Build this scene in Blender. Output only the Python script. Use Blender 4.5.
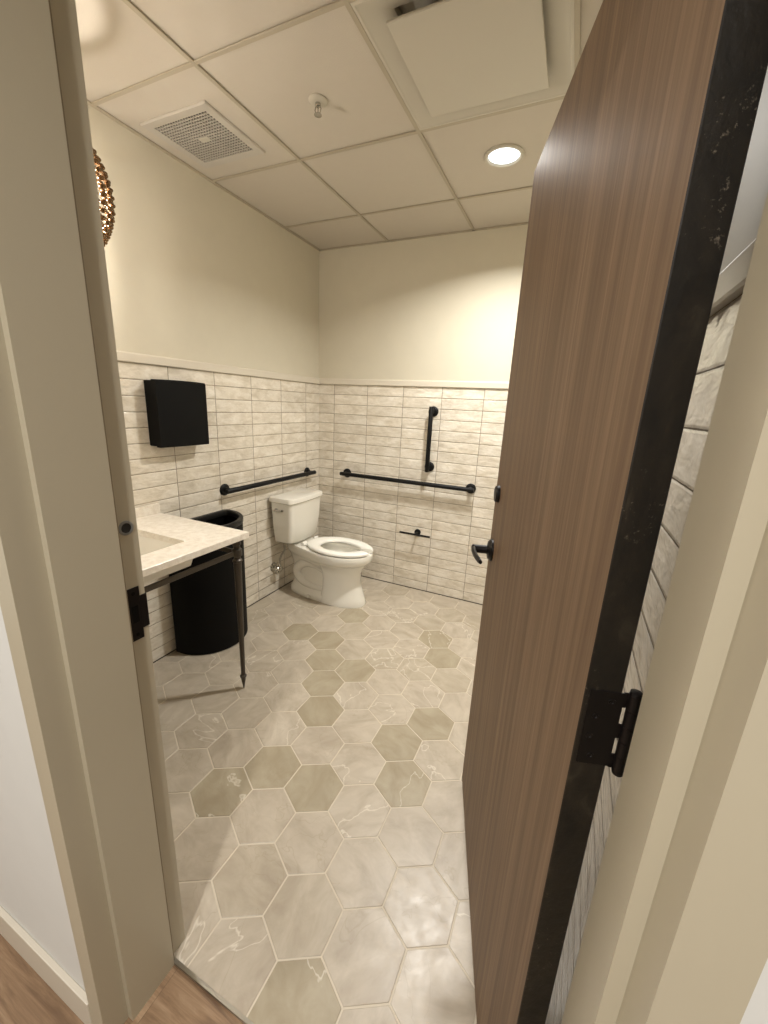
import bpy, bmesh, math, random
from mathutils import Vector, Matrix
from math import sin, cos, pi, radians

for o in list(bpy.data.objects):
    bpy.data.objects.remove(o, do_unlink=True)
S = bpy.context.scene
COL = S.collection
random.seed(7)

# ------------------------------------------------------------------ camera
F_PX = 402.2
CAM_POS = Vector((1.968, -2.9415, 1.476))
YAW, PITCH, ROLL = -0.42254, -0.26, 0.04702
fwd = Vector((sin(YAW) * cos(PITCH), cos(YAW) * cos(PITCH), sin(PITCH)))
rt0 = Vector((cos(YAW), -sin(YAW), 0))
up0 = rt0.cross(fwd)
rt = cos(ROLL) * rt0 + sin(ROLL) * up0
up = -sin(ROLL) * rt0 + cos(ROLL) * up0
cam_data = bpy.data.cameras.new('camera')
cam_data.sensor_fit = 'VERTICAL'
cam_data.sensor_height = 24.0
cam_data.lens = F_PX / 1024 * 24.0
cam_data.clip_start = 0.02
cam = bpy.data.objects.new('camera', cam_data)
COL.objects.link(cam)
cam.matrix_world = Matrix(((rt.x, up.x, -fwd.x, CAM_POS.x), (rt.y, up.y, -fwd.y, CAM_POS.y),
                           (rt.z, up.z, -fwd.z, CAM_POS.z), (0, 0, 0, 1)))
S.camera = cam

# ------------------------------------------------------------------ key numbers
H = 2.593                 # ceiling height
XW = 2.12                 # right wall
YD = -2.436               # door wall, room side
YH = -2.651               # door wall, hall side
XL, XR = 1.19, 2.094      # door opening between rabbets
ZT = 2.13                 # opening height
CAPZ = 1.6175             # top of wall tile
TW, TH = 0.3049, 0.0771   # wall tile module
HEX_R, HEX_X, HEX_Y = 0.1188, 1.2449, -2.2406

# ------------------------------------------------------------------ light, exposure
S.view_settings.view_transform = 'Standard'
S.view_settings.look = 'None'
S.view_settings.gamma = 1.0
S.view_settings.use_curve_mapping = False
S.view_settings.exposure = 0.50
W = bpy.data.worlds.new('world')
S.world = W
W.use_nodes = True
W.node_tree.nodes['Background'].inputs[0].default_value = (1.0, 0.93, 0.84, 1)
W.node_tree.nodes['Background'].inputs[1].default_value = 0.16


def area(name, loc, size, power, color, spread=180, shape='DISK', aim=None):
    d = bpy.data.lights.new(name, 'AREA')
    d.shape = shape
    d.size = size
    d.energy = power
    d.color = color
    d.spread = radians(spread)
    o = bpy.data.objects.new(name, d)
    o.location = loc
    if aim:
        o.rotation_euler = (Vector(aim) - Vector(loc)).to_track_quat('-Z', 'Y').to_euler()
    COL.objects.link(o)
    return o


DOWN = (1.497, -0.746)
area('room_downlight', (DOWN[0], DOWN[1], H + 0.004), 0.11, 23, (1.0, 0.975, 0.925), 146)
area('hall_downlight', (1.8, -3.9, 2.60), 0.15, 30, (1.0, 0.965, 0.925), 165)
area('hall_fill_far', (-0.2, -3.9, 2.60), 0.15, 14, (1.0, 0.95, 0.90), 170)  # added fill, unseen; brightens the hall and the right jamb
PEND = Vector((0.345, -2.05, 2.095))


# ------------------------------------------------------------------ material helpers
class NT:
    def __init__(self, name):
        self.m = bpy.data.materials.new(name)
        self.m.use_nodes = True
        self.t = self.m.node_tree
        self.b = self.t.nodes['Principled BSDF']

    def n(self, kind, **kw):
        nd = self.t.nodes.new(kind)
        for k, v in kw.items():
            setattr(nd, k, v)
        return nd

    def l(self, a, b):
        self.t.links.new(a, b)

    def set(self, nd, key, v):
        if hasattr(v, 'is_linked') or isinstance(v, bpy.types.NodeSocket):
            self.l(v, nd.inputs[key])
        else:
            nd.inputs[key].default_value = v

    def math(self, op, a, b=0.0, c=0.0):
        nd = self.n('ShaderNodeMath', operation=op)
        self.set(nd, 0, a)
        self.set(nd, 1, b)
        self.set(nd, 2, c)
        return nd.outputs[0]

    def mix(self, f, a, b):
        nd = self.n('ShaderNodeMix', data_type='RGBA')
        self.set(nd, 0, f)
        self.set(nd, 6, a)
        self.set(nd, 7, b)
        return nd.outputs[2]

    def comb(self, x, y, z):
        nd = self.n('ShaderNodeCombineXYZ')
        self.set(nd, 0, x)
        self.set(nd, 1, y)
        self.set(nd, 2, z)
        return nd.outputs[0]

    def noise(self, vec, scale, detail=2.0, rough=0.5, dist=0.0, dim='3D', w=None):
        nd = self.n('ShaderNodeTexNoise', noise_dimensions=dim)
        self.l(vec, nd.inputs['Vector'])
        nd.inputs['Scale'].default_value = scale
        nd.inputs['Detail'].default_value = detail
        nd.inputs['Roughness'].default_value = rough
        nd.inputs['Distortion'].default_value = dist
        if w is not None:
            self.set(nd, 'W', w)
        return nd.outputs['Fac']

    def ramp(self, f, stops):
        nd = self.n('ShaderNodeValToRGB')
        self.l(f, nd.inputs[0])
        e = nd.color_ramp.elements
        while len(e) < len(stops):
            e.new(0.5)
        for el, (pos, c) in zip(e, stops):
            el.position = pos
            el.color = c
        return nd.outputs[0]

    def mapr(self, v, a, b, c, d):
        nd = self.n('ShaderNodeMapRange')
        self.l(v, nd.inputs[0])
        for i, x in enumerate((a, b, c, d)):
            nd.inputs[i + 1].default_value = x
        return nd.outputs[0]

    def bump(self, h, strength=0.3, dist=0.01, normal=None):
        nd = self.n('ShaderNodeBump')
        nd.inputs['Strength'].default_value = strength
        nd.inputs['Distance'].default_value = dist
        self.l(h, nd.inputs['Height'])
        if normal is not None:
            self.l(normal, nd.inputs['Normal'])
        return nd.outputs[0]

    def coord(self, which='Object'):
        return self.n('ShaderNodeTexCoord').outputs[which]

    def scaled(self, vec, s):
        nd = self.n('ShaderNodeVectorMath', operation='MULTIPLY')
        self.l(vec, nd.inputs[0])
        nd.inputs[1].default_value = s
        return nd.outputs[0]


def srgb(r, g, b):
    f = lambda c: (c / 255 / 12.92) if c / 255 <= 0.04045 else ((c / 255 + 0.055) / 1.055) ** 2.4
    return (f(r), f(g), f(b), 1)


def plain(name, col, rough=0.5, metal=0.0, var=0.04, scale=14, bump=0.0, coat=0.0, spec=0.5):
    """One colour with a faint procedural mottling."""
    t = NT(name)
    v = t.coord('Object')
    n = t.noise(v, scale, 4, 0.6)
    a = tuple(min(1, c * (1 - var)) for c in col[:3]) + (1,)
    b = tuple(min(1, c * (1 + var)) for c in col[:3]) + (1,)
    t.l(t.mix(n, a, b), t.b.inputs['Base Color'])
    t.b.inputs['Roughness'].default_value = rough
    t.b.inputs['Metallic'].default_value = metal
    t.b.inputs['Coat Weight'].default_value = coat
    t.b.inputs['Specular IOR Level'].default_value = spec
    if bump:
        t.l(t.bump(t.noise(v, scale * 12, 3, 0.6), bump, 0.002), t.b.inputs['Normal'])
    return t.m


M = {}
M['paint'] = plain('cream_wall_paint', srgb(204, 197, 178), 0.6, bump=0.10, scale=8)
M['hall_paint'] = plain('hall_white_paint', srgb(218, 218, 214), 0.6, bump=0.10, scale=8)
M['frame'] = plain('greige_frame_enamel', srgb(184, 175, 153), 0.32, var=0.015, scale=6)
M['trim'] = plain('cream_cap_trim', srgb(210, 202, 186), 0.35, var=0.02)
M['ceil'] = plain('ceiling_panel', srgb(194, 186, 173), 0.85, bump=0.25, var=0.02, scale=20)
M['tbar'] = plain('ceiling_grid_enamel', srgb(172, 162, 143), 0.5, var=0.01)
M['diff'] = plain('diffuser_enamel', srgb(192, 186, 172), 0.45, var=0.01)
M['grille'] = plain('grille_enamel', srgb(186, 180, 170), 0.45, var=0.01)
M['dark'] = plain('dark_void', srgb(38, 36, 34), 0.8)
M['black'] = plain('matte_black_metal', srgb(8, 8, 8), 0.5, 0.0, var=0.15, spec=0.25)
M['blackplastic'] = plain('black_plastic', srgb(5, 5, 5), 0.6, 0.0, var=0.15, spec=0.15)
M['bronze'] = plain('dark_bronze_metal', srgb(18, 14, 13), 0.38, 0.1, var=0.2, spec=0.35)
M['binrim'] = plain('black_bin_rim', srgb(22, 22, 21), 0.35, spec=0.3)
M['gunmetal'] = plain('gunmetal_legs', srgb(76, 70, 63), 0.38, 0.6, var=0.15)
M['porcelain'] = plain('white_porcelain', srgb(232, 229, 219), 0.12, var=0.01, coat=0.4)
M['seat'] = plain('white_seat_plastic', srgb(240, 238, 230), 0.25, var=0.01)
M['chrome'] = plain('chrome', srgb(190, 188, 182), 0.14, 1.0, var=0.02)
M['steel'] = plain('brushed_steel', srgb(170, 166, 156), 0.35, 1.0, var=0.05)
M['grout'] = plain('pale_floor_grout', srgb(206, 196, 178), 0.8, var=0.05, scale=30)
M['caulk'] = plain('dark_caulk', srgb(70, 62, 52), 0.7)
M['ring'] = plain('satin_chrome_ring', srgb(150, 152, 150), 0.28, 0.5)
M['stop_shadow'] = plain('brown_stop_shadow', srgb(140, 126, 104), 0.7)  # brown that stands for the shadow line at the door stop
M['basin'] = plain('white_basin_ceramic', srgb(236, 232, 222), 0.15, var=0.01)


def m_counter():
    t = NT('pale_quartz_counter')
    v = t.coord('Object')
    n = t.noise(v, 38, 6, 0.65)
    n2 = t.noise(v, 160, 2, 0.5)
    c = t.ramp(n, [(0.35, srgb(222, 213, 199)), (0.55, srgb(236, 229, 217)), (0.7, srgb(243, 238, 228))])
    c = t.mix(t.mapr(n2, 0.62, 0.7, 0, 0.4), c, srgb(210, 196, 177))
    t.l(c, t.b.inputs['Base Color'])
    t.b.inputs['Roughness'].default_value = 0.3
    return t.m


def m_walltile(name, axis, off):
    """Stacked 3 x 12 inch glazed tiles; axis is the world axis along the wall, off a joint's position."""
    t = NT(name)
    g = t.n('ShaderNodeNewGeometry').outputs['Position']
    sx = t.n('ShaderNodeSeparateXYZ')
    t.l(g, sx.inputs[0])
    u = t.math('DIVIDE', t.math('SUBTRACT', sx.outputs[axis], off), TW)
    v = t.math('DIVIDE', t.math('SUBTRACT', sx.outputs[2], CAPZ - 21 * TH), TH)
    fu, fv = t.math('FRACT', u), t.math('FRACT', v)
    iu, iv = t.math('FLOOR', u), t.math('FLOOR', v)
    eu = t.math('MULTIPLY', t.math('SUBTRACT', 0.5, t.math('ABSOLUTE', t.math('SUBTRACT', fu, 0.5))), TW)
    ev = t.math('MULTIPLY', t.math('SUBTRACT', 0.5, t.math('ABSOLUTE', t.math('SUBTRACT', fv, 0.5))), TH)
    wob = t.math('MULTIPLY', t.math('SUBTRACT', t.noise(g, 60, 2), 0.5), 0.0016)
    e = t.math('ADD', t.math('MINIMUM', eu, ev), wob)
    tile = t.n('ShaderNodeMapRange', interpolation_type='SMOOTHSTEP')
    t.l(e, tile.inputs[0])
    tile.inputs[1].default_value = 0.0009
    tile.inputs[2].default_value = 0.0021
    tile = tile.outputs[0]
    wn = t.n('ShaderNodeTexWhiteNoise', noise_dimensions='2D')
    t.l(t.comb(iu, iv, 0.0), wn.inputs['Vector'])
    rnd = wn.outputs['Value']
    # glaze mottling, different on each tile
    st = t.scaled(g, (1, 1, 2.2))
    n1 = t.noise(st, 9, 4, 0.62, 0.6, '4D', t.math('MULTIPLY', rnd, 9.0))
    n2 = t.noise(st, 55, 3, 0.6, 0.3, '4D', t.math('MULTIPLY', rnd, 5.0))
    c = t.ramp(n1, [(0.32, srgb(204, 194, 176)), (0.5, srgb(222, 214, 199)), (0.7, srgb(235, 229, 217))])
    c = t.mix(t.mapr(n2, 0.5, 0.75, 0, 0.35), c, srgb(196, 185, 165))
    tint = t.mix(rnd, (0.93, 0.93, 0.93, 1), (1.04, 1.04, 1.04, 1))
    mul = t.n('ShaderNodeMix', data_type='RGBA', blend_type='MULTIPLY')
    mul.inputs[0].default_value = 1
    t.l(c, mul.inputs[6])
    t.l(tint, mul.inputs[7])
    hd = t.math('LESS_THAN', eu, 0.002)
    gc = t.mix(hd, srgb(128, 114, 92), srgb(118, 104, 84))
    t.l(t.mix(tile, gc, mul.outputs[2]), t.b.inputs['Base Color'])
    t.l(t.mix(tile, (0.8,) * 3 + (1,), (0.16,) * 3 + (1,)), t.b.inputs['Roughness'])
    # pillowed edge, hand-made undulation
    pil = t.n('ShaderNodeMapRange', interpolation_type='SMOOTHSTEP')
    t.l(e, pil.inputs[0])
    pil.inputs[1].default_value = 0.0005
    pil.inputs[2].default_value = 0.006
    und = t.noise(st, 17, 2, 0.5, 0.4, '4D', t.math('MULTIPLY', rnd, 30.0))
    h = t.math('ADD', t.math('MULTIPLY', pil.outputs[0], 0.0016), t.math('MULTIPLY', und, 0.0048))
    nd = t.n('ShaderNodeBump')
    nd.inputs['Strength'].default_value = 1.0
    nd.inputs['Distance'].default_value = 1.0
    t.l(h, nd.inputs['Height'])
    t.l(nd.outputs[0], t.b.inputs['Normal'])
    return t.m


def m_hex():
    t = NT('hex_marble_tile')
    at = t.n('ShaderNodeAttribute', attribute_name='tone').outputs['Color']
    sp = t.n('ShaderNodeSeparateColor')
    t.l(at, sp.inputs[0])
    tone, rnd, vein = sp.outputs[0], sp.outputs[1], sp.outputs[2]
    g = t.coord('Object')
    rot = t.n('ShaderNodeVectorRotate', rotation_type='Z_AXIS')
    t.l(g, rot.inputs['Vector'])
    t.l(t.math('MULTIPLY', rnd, 37.0), rot.inputs['Angle'])
    v = rot.outputs[0]
    w = t.math('MULTIPLY', rnd, 50.0)
    cl = t.noise(t.scaled(v, (1, 1.8, 1)), 7, 5, 0.6, 0.8, '4D', w)
    light = t.ramp(cl, [(0.3, srgb(166, 154, 137)), (0.5, srgb(181, 170, 153)), (0.72, srgb(196, 186, 170))])
    olive = t.ramp(cl, [(0.3, srgb(149, 137, 113)), (0.5, srgb(160, 149, 126)), (0.72, srgb(172, 162, 140))])
    c = t.mix(tone, light, olive)
    vn = t.noise(t.scaled(v, (1, 1.6, 1)), 2.2, 5, 0.5, 0.7, '4D', t.math('ADD', w, 7.0))
    band = t.math('ABSOLUTE', t.math('SUBTRACT', vn, 0.5))
    bm = t.math('MULTIPLY', t.mapr(band, 0.0, 0.006, 1, 0), t.math('MULTIPLY', vein, 0.5))
    c = t.mix(bm, c, srgb(236, 230, 216))
    vn2 = t.noise(v, 2.6, 4, 0.6, 1.0, '4D', t.math('ADD', w, 19.0))
    b2 = t.math('MULTIPLY', t.mapr(t.math('ABSOLUTE', t.math('SUBTRACT', vn2, 0.56)), 0.0, 0.004, 1, 0), 0.3)
    c = t.mix(b2, c, srgb(150, 136, 112))
    t.l(c, t.b.inputs['Base Color'])
    t.l(t.mapr(t.noise(g, 22, 4, 0.65), 0.3, 0.7, 0.30, 0.44), t.b.inputs['Roughness'])
    t.l(t.bump(t.noise(g, 45, 4, 0.6), 0.12, 0.002), t.b.inputs['Normal'])
    return t.m


def m_wood_door():
    t = NT('walnut_door_veneer')
    g = t.coord('Object')
    s1 = t.noise(t.scaled(g, (26, 26, 0.55)), 1.5, 5, 0.65, 0.25)
    s2 = t.noise(t.scaled(g, (150, 150, 1.6)), 1.3, 4, 0.6)
    s3 = t.noise(t.scaled(g, (420, 420, 9)), 1.0, 2, 0.6)
    c = t.ramp(s1, [(0.30, srgb(98, 76, 57)), (0.48, srgb(118, 95, 72)), (0.62, srgb(131, 107, 83)), (0.8, srgb(144, 119, 94))])
    c = t.mix(t.mapr(s2, 0.42, 0.68, 0, 0.5), c, srgb(88, 66, 50))
    c = t.mix(t.mapr(s3, 0.55, 0.75, 0, 0.35), c, srgb(78, 57, 43))
    t.l(c, t.b.inputs['Base Color'])
    t.b.inputs['Roughness'].default_value = 0.55
    t.b.inputs['Specular IOR Level'].default_value = 0.35
    t.l(t.bump(s3, 0.12, 0.001), t.b.inputs['Normal'])
    return t.m


def m_door_edge():
    t = NT('dark_stained_door_edge')
    g = t.coord('Object')
    n = t.noise(t.scaled(g, (6, 6, 3)), 3, 5, 0.65, 0.8)
    c = t.ramp(n, [(0.35, srgb(17, 15, 13)), (0.6, srgb(32, 27, 21)), (0.75, srgb(56, 50, 40))])
    chip = t.mapr(t.noise(g, 110, 4, 0.75), 0.60, 0.68, 0, 0.7)
    msk = t.mapr(t.noise(g, 5, 3), 0.50, 0.60, 0, 1)
    c = t.mix(t.math('MULTIPLY', chip, msk), c, srgb(120, 110, 96))
    t.l(c, t.b.inputs['Base Color'])
    t.b.inputs['Roughness'].default_value = 0.4
    t.l(t.bump(t.noise(g, 40, 4, 0.6), 0.35, 0.003), t.b.inputs['Normal'])
    return t.m


def m_plank():
    t = NT('oak_plank_floor')
    g = t.coord('Object')
    sx = t.n('ShaderNodeSeparateXYZ')
    t.l(g, sx.inputs[0])
    v = t.math('DIVIDE', t.math('ADD', sx.outputs[1], 2.62), 0.18)
    row = t.math('FLOOR', v)
    u = t.math('DIVIDE', t.math('ADD', sx.outputs[0], t.math('MULTIPLY', row, 0.47)), 1.22)
    wn = t.n('ShaderNodeTexWhiteNoise', noise_dimensions='2D')
    t.l(t.comb(t.math('FLOOR', u), row, 0.0), wn.inputs['Vector'])
    rnd = wn.outputs['Value']
    n = t.noise(t.scaled(g, (2.2, 26, 1)), 1.6, 6, 0.65, 0.7, '4D', t.math('MULTIPLY', rnd, 20))
    c = t.ramp(n, [(0.3, srgb(98, 74, 54)), (0.5, srgb(142, 115, 88)), (0.7, srgb(168, 142, 114))])
    fine = t.noise(t.scaled(g, (10, 260, 1)), 1.0, 3, 0.6)
    c = t.mix(t.mapr(fine, 0.5, 0.8, 0, 0.4), c, srgb(118, 92, 70))
    fv = t.math('FRACT', v)
    ed = t.math('MINIMUM', t.math('MULTIPLY', fv, 0.18), t.math('MULTIPLY', t.math('FRACT', u), 1.22))
    c = t.mix(t.mapr(ed, 0.0, 0.002, 0.7, 0), c, srgb(60, 44, 32))
    t.l(c, t.b.inputs['Base Color'])
    t.b.inputs['Roughness'].default_value = 0.45
    return t.m


def m_gold():
    t = NT('gold_beads')
    g = t.coord('Object')
    n = t.noise(g, 60, 2)
    t.l(t.mix(n, srgb(96, 70, 46), srgb(150, 122, 90)), t.b.inputs['Base Color'])
    t.b.inputs['Metallic'].default_value = 0.9
    t.b.inputs['Roughness'].default_value = 0.22
    return t.m


def m_emit(name, col, strength):
    t = NT(name)
    t.b.inputs['Base Color'].default_value = (0.8, 0.8, 0.8, 1)
    t.b.inputs['Emission Color'].default_value = col
    t.b.inputs['Emission Strength'].default_value = strength
    return t.m


M['counter'] = m_counter()
M['tile_left'] = m_walltile('glazed_tile_left', 1, -1.405)
M['tile_back'] = m_walltile('glazed_tile_back', 0, 0.1501)
M['tile_right'] = m_walltile('glazed_tile_right', 1, -2.43)
M['hex'] = m_hex()
M['door'] = m_wood_door()
M['door_edge'] = m_door_edge()
M['plank'] = m_plank()
M['gold'] = m_gold()
M['lens'] = m_emit('downlight_lens', (0.85, 0.95, 1.0, 1), 1.2)
M['bulb'] = m_emit('pendant_bulb_glass', (1.0, 0.92, 0.83, 1), 650)


# ------------------------------------------------------------------ mesh helpers
def link(name, bm, mat, parent=None, smooth=None):
    me = bpy.data.meshes.new(name)
    bmesh.ops.recalc_face_normals(bm, faces=bm.faces)
    bm.to_mesh(me)
    bm.free()
    mats = mat if isinstance(mat, (list, tuple)) else [mat]
    for m in mats:
        me.materials.append(m)
    if smooth is not None:
        me.polygons.foreach_set('use_smooth', [True] * len(me.polygons))
        me.set_sharp_from_angle(angle=radians(smooth))
    o = bpy.data.objects.new(name, me)
    COL.objects.link(o)
    if parent:
        o.parent = parent
    return o


def tag(o, label=None, cat=None, group=None, kind=None):
    for k, v in (('label', label), ('category', cat), ('group', group), ('kind', kind)):
        if v:
            o[k] = v
    return o


def empty(name, loc=(0, 0, 0), rotz=0.0):
    o = bpy.data.objects.new(name, None)
    o.location = loc
    o.rotation_euler = (0, 0, rotz)
    o.empty_display_size = 0.1
    COL.objects.link(o)
    return o


def box(bm, a, b, bev=0.0, seg=2):
    r = bmesh.ops.create_cube(bm, size=1.0)
    vs = r['verts']
    for v in vs:
        v.co = Vector([a[i] + (v.co[i] + 0.5) * (b[i] - a[i]) for i in range(3)])
    if bev:
        es = list({e for v in vs for e in v.link_edges})
        bmesh.ops.bevel(bm, geom=es, offset=bev, segments=seg, affect='EDGES', profile=0.5)
    return vs


def bbox(a, b, bev=0.0, seg=2):
    bm = bmesh.new()
    box(bm, a, b, bev, seg)
    return bm


def loft(bm, rings, cap0=True, cap1=True, closed=True):
    vr = [[bm.verts.new(c) for c in r] for r in rings]
    n = len(vr[0])
    for i in range(len(vr) - 1):
        for j in range(n if closed else n - 1):
            bm.faces.new((vr[i][j], vr[i][(j + 1) % n], vr[i + 1][(j + 1) % n], vr[i + 1][j]))
    if cap0:
        bm.faces.new(vr[0][::-1])
    if cap1:
        bm.faces.new(vr[-1])
    return vr


def tube(bm, pts, r, n=14, cap=True):
    pts = [Vector(q) for q in pts]
    rs = r if isinstance(r, (list, tuple)) else [r] * len(pts)
    rings = []
    ref = None
    for i, q in enumerate(pts):
        d = (pts[min(i + 1, len(pts) - 1)] - pts[max(i - 1, 0)]).normalized()
        if ref is None:
            ref = Vector((0, 0, 1)) if abs(d.z) < 0.9 else Vector((1, 0, 0))
        a = (ref - ref.dot(d) * d).normalized()
        ref = a
        b = d.cross(a)
        rings.append([q + rs[i] * (cos(2 * pi * k / n) * a + sin(2 * pi * k / n) * b) for k in range(n)])
    loft(bm, rings, cap, cap)


def lathe(bm, prof, org=(0, 0, 0), axis=(0, 0, 1), n=28):
    """prof: (radius, height) pairs along axis."""
    ax = Vector(axis).normalized()
    a = ax.orthogonal().normalized()
    b = ax.cross(a)
    org = Vector(org)
    rings = [[org + ax * h + max(r, 1e-5) * (cos(2 * pi * k / n) * a + sin(2 * pi * k / n) * b) for k in range(n)]
             for r, h in prof]
    loft(bm, rings, prof[0][0] > 1e-4, prof[-1][0] > 1e-4)


def quad(bm, *c):
    return bm.faces.new([bm.verts.new(q) for q in c])


# ------------------------------------------------------------------ setting: floors
# (x, y, tone) of floor tiles: 0 pale marble, 1 warm olive stone
OLIVE_TILES = [(0.94, -2.08, 0.95), (1.03, -1.89, 0.95), (1.25, -1.89, 0.95), (1.44, -1.52, 0.95), (1.55, -1.71, 0.95),
               (1.54, -1.36, 0.95), (0.51, -1.03, 0.95), (0.73, -1.02, 0.95), (0.82, -1.2, 0.95), (1.02, -1.19, 0.95),
               (0.93, -1.37, 0.95), (1.03, -1.54, 0.95), (1.43, -0.83, 0.95), (1.32, -0.67, 0.95), (0.73, -0.69, 0.95),
               (1.33, -2.03, 0.95), (1.54, -2.39, 0.95), (1.26, -2.24, 0.5), (1.46, -2.24, 0.5), (1.24, -1.62, 0.5),
               (1.12, -1.36, 0.05), (1.45, -1.89, 0.05), (1.35, -1.71, 0.05), (1.15, -2.08, 0.05), (1.34, -2.06, 0.05),
               (1.67, -2.24, 0.05), (1.76, -2.07, 0.05), (1.65, -1.89, 0.05), (1.86, -2.19, 0.05), (1.36, -2.4, 0.05),
               (1.05, -2.24, 0.05), (1.03, -0.83, 0.05), (1.08, -0.59, 0.05), (1.43, -1.15, 0.05)]


def hex_floor():
    bm = bmesh.new()
    lay = bm.loops.layers.color.new('tone')
    h = HEX_R * math.sqrt(3) / 2
    th = radians(30)
    # tones as seen: world centre -> 1 warm olive, 0 pale
    known = OLIVE_TILES
    for i in range(-20, 24):
        for j in range(-30, 30):
            if (i + j) % 2:
                continue
            lx, ly = i * 1.5 * HEX_R, j * h
            cx = HEX_X + lx * cos(th) - ly * sin(th)
            cy = HEX_Y + lx * sin(th) + ly * cos(th)
            if not (-0.13 < cx < XW + 0.13 and -2.62 < cy < 0.13):
                continue
            rnd = random.random()
            tone = 0.12 * random.random()
            best = min(known, key=lambda k: (k[0] - cx) ** 2 + (k[1] - cy) ** 2)
            if (best[0] - cx) ** 2 + (best[1] - cy) ** 2 < (0.45 * HEX_R) ** 2:
                tone = best[2]
            elif cy > -1.0:
                tone = random.choice((0.15, 0.4, 0.6))
            vein = 1.0 if random.random() < 0.4 else 0.0
            r0, r1 = HEX_R - 0.0029, HEX_R - 0.0041
            ring = lambda r, z: [Vector((cx + r * cos(th + k * pi / 3), cy + r * sin(th + k * pi / 3), z)) for k in range(6)]
            lo = [bm.verts.new(q) for q in ring(r0, -0.006)]
            md = [bm.verts.new(q) for q in ring(r0, -0.0007)]
            tp = [bm.verts.new(q) for q in ring(r1, 0.0)]
            fs = [bm.faces.new(tp)]
            for k in range(6):
                fs.append(bm.faces.new((lo[k], lo[(k + 1) % 6], md[(k + 1) % 6], md[k])))
                fs.append(bm.faces.new((md[k], md[(k + 1) % 6], tp[(k + 1) % 6], tp[k])))
            for f in fs:
                for lp in f.loops:
                    lp[lay] = (tone, rnd, vein, 1)
    for co, no in (((0, 0, 0), (-1, 0, 0)), ((0, 0, 0), (0, 1, 0)), ((XW, 0, 0), (1, 0, 0)), ((0, -2.477, 0), (0, -1, 0))):
        bmesh.ops.bisect_plane(bm, geom=bm.verts[:] + bm.edges[:] + bm.faces[:], plane_co=co, plane_no=no, clear_outer=True)
    # nothing of the tiling runs under the door wall outside the opening
    f = link('floor', bbox((-0.02, -2.477, -0.05), (XW + 0.02, 0.02, -0.0016)), M['grout'])
    tag(f, kind='structure')
    t = link('floor_tiles', bm, M['hex'], f)
    return f



def struct(name, bm, mat, parent=None, smooth=None, **kw):
    o = link(name, bm, mat, parent, smooth)
    if parent is None:
        tag(o, kind='structure', **kw)
    return o


hex_floor()
HX0, HX1, HY0 = -1.2, 3.4, -4.9
struct('floor_hall', bbox((HX0, HY0, -0.06), (HX1, -2.4855, -0.008)), M['plank'])
struct('trim_1', bbox((XL - 0.03, -2.4855, -0.010), (XR + 0.03, -2.477, 0.0012)), M['steel'])   # threshold edge strip


def wall_two(name, a, b, tile):
    """wall box: glazed tile below the cap, paint above."""
    bm = bmesh.new()
    vs = box(bm, a, (b[0], b[1], CAPZ))
    box(bm, (a[0], a[1], CAPZ), b)
    for f in bm.faces:
        f.material_index = 0 if f.calc_center_median().z < CAPZ - 0.01 else 1
    return struct(name, bm, [tile, M['paint']])


wall_two('wall_left', (-0.1, -2.53, -0.02), (0, 0.1, H + 0.12), M['tile_left'])
wall_two('wall_back', (0, 0, -0.02), (XW + 0.1, 0.1, H + 0.12), M['tile_back'])
wall_two('wall_right', (XW, -2.53, -0.02), (XW + 0.1, 0, H + 0.12), M['tile_right'])

# door wall: pieces left, right and above the opening
bm = bmesh.new()
ym = -2.53
fx0, fx1 = 1.150, 2.134
box(bm, (0, ym, -0.02), (fx0, YD + 0.004, CAPZ))
box(bm, (0, ym, CAPZ), (fx0, YD + 0.004, H + 0.12))
box(bm, (fx0, ym, ZT + 0.03), (XW, YD + 0.004, H + 0.12))
for f in bm.faces:
    f.material_index = 0 if f.calc_center_median().z < CAPZ - 0.01 else 1
struct('wall_door_room_side', bm, [M['tile_back'], M['paint']])
bm = bmesh.new()
yh = YH + 0.010
box(bm, (HX0, yh, -0.05), (fx0, ym, 2.75))
box(bm, (fx1, yh, -0.05), (HX1, ym, 2.75))
box(bm, (fx0, yh, ZT + 0.03), (fx1, ym, 2.75))
struct('wall_door_hall_side', bm, M['hall_paint'])
struct('wall_hall_left', bbox((HX0 - 0.1, HY0, -0.05), (HX0, yh, 2.75)), M['hall_paint'])
struct('wall_hall_right', bbox((HX1, HY0, -0.05), (HX1 + 0.1, yh, 2.75)), M['hall_paint'])
struct('wall_hall_back', bbox((HX0, HY0 - 0.1, -0.05), (HX1, HY0, 2.75)), M['hall_paint'])
struct('ceiling_hall', bbox((HX0, HY0, 2.65), (HX1, yh, 2.75)), M['ceil'])

# hall baseboards
struct('baseboard_left', bbox((HX0, yh - 0.013, -0.008), (XL - 0.05, yh, 0.094), 0.002), M['trim'])
struct('baseboard_right', bbox((XR + 0.052, yh - 0.013, -0.008), (HX1, yh, 0.094), 0.002), M['trim'])

# tile cap along each room wall, rounded nose
def cap(name, a, b, nrm):
    bm = bmesh.new()
    prof = [(0, 0), (0.010, 0.0), (0.0125, 0.004), (0.0125, 0.038), (0.009, 0.044), (0.0, 0.046)]
    A, B, N = Vector(a), Vector(b), Vector(nrm)
    loft(bm, [[P + N * u + Vector((0, 0, CAPZ + w)) for u, w in prof] for P in (A, B)])
    struct(name, bm, M['trim'])


cap('trim_2', (0, YD + 0.004, 0), (0, 0, 0), (1, 0, 0))
cap('trim_3', (0, 0, 0), (XW, 0, 0), (0, -1, 0))
cap('trim_4', (XW, 0, 0), (XW, YD + 0.02, 0), (-1, 0, 0))
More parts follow.
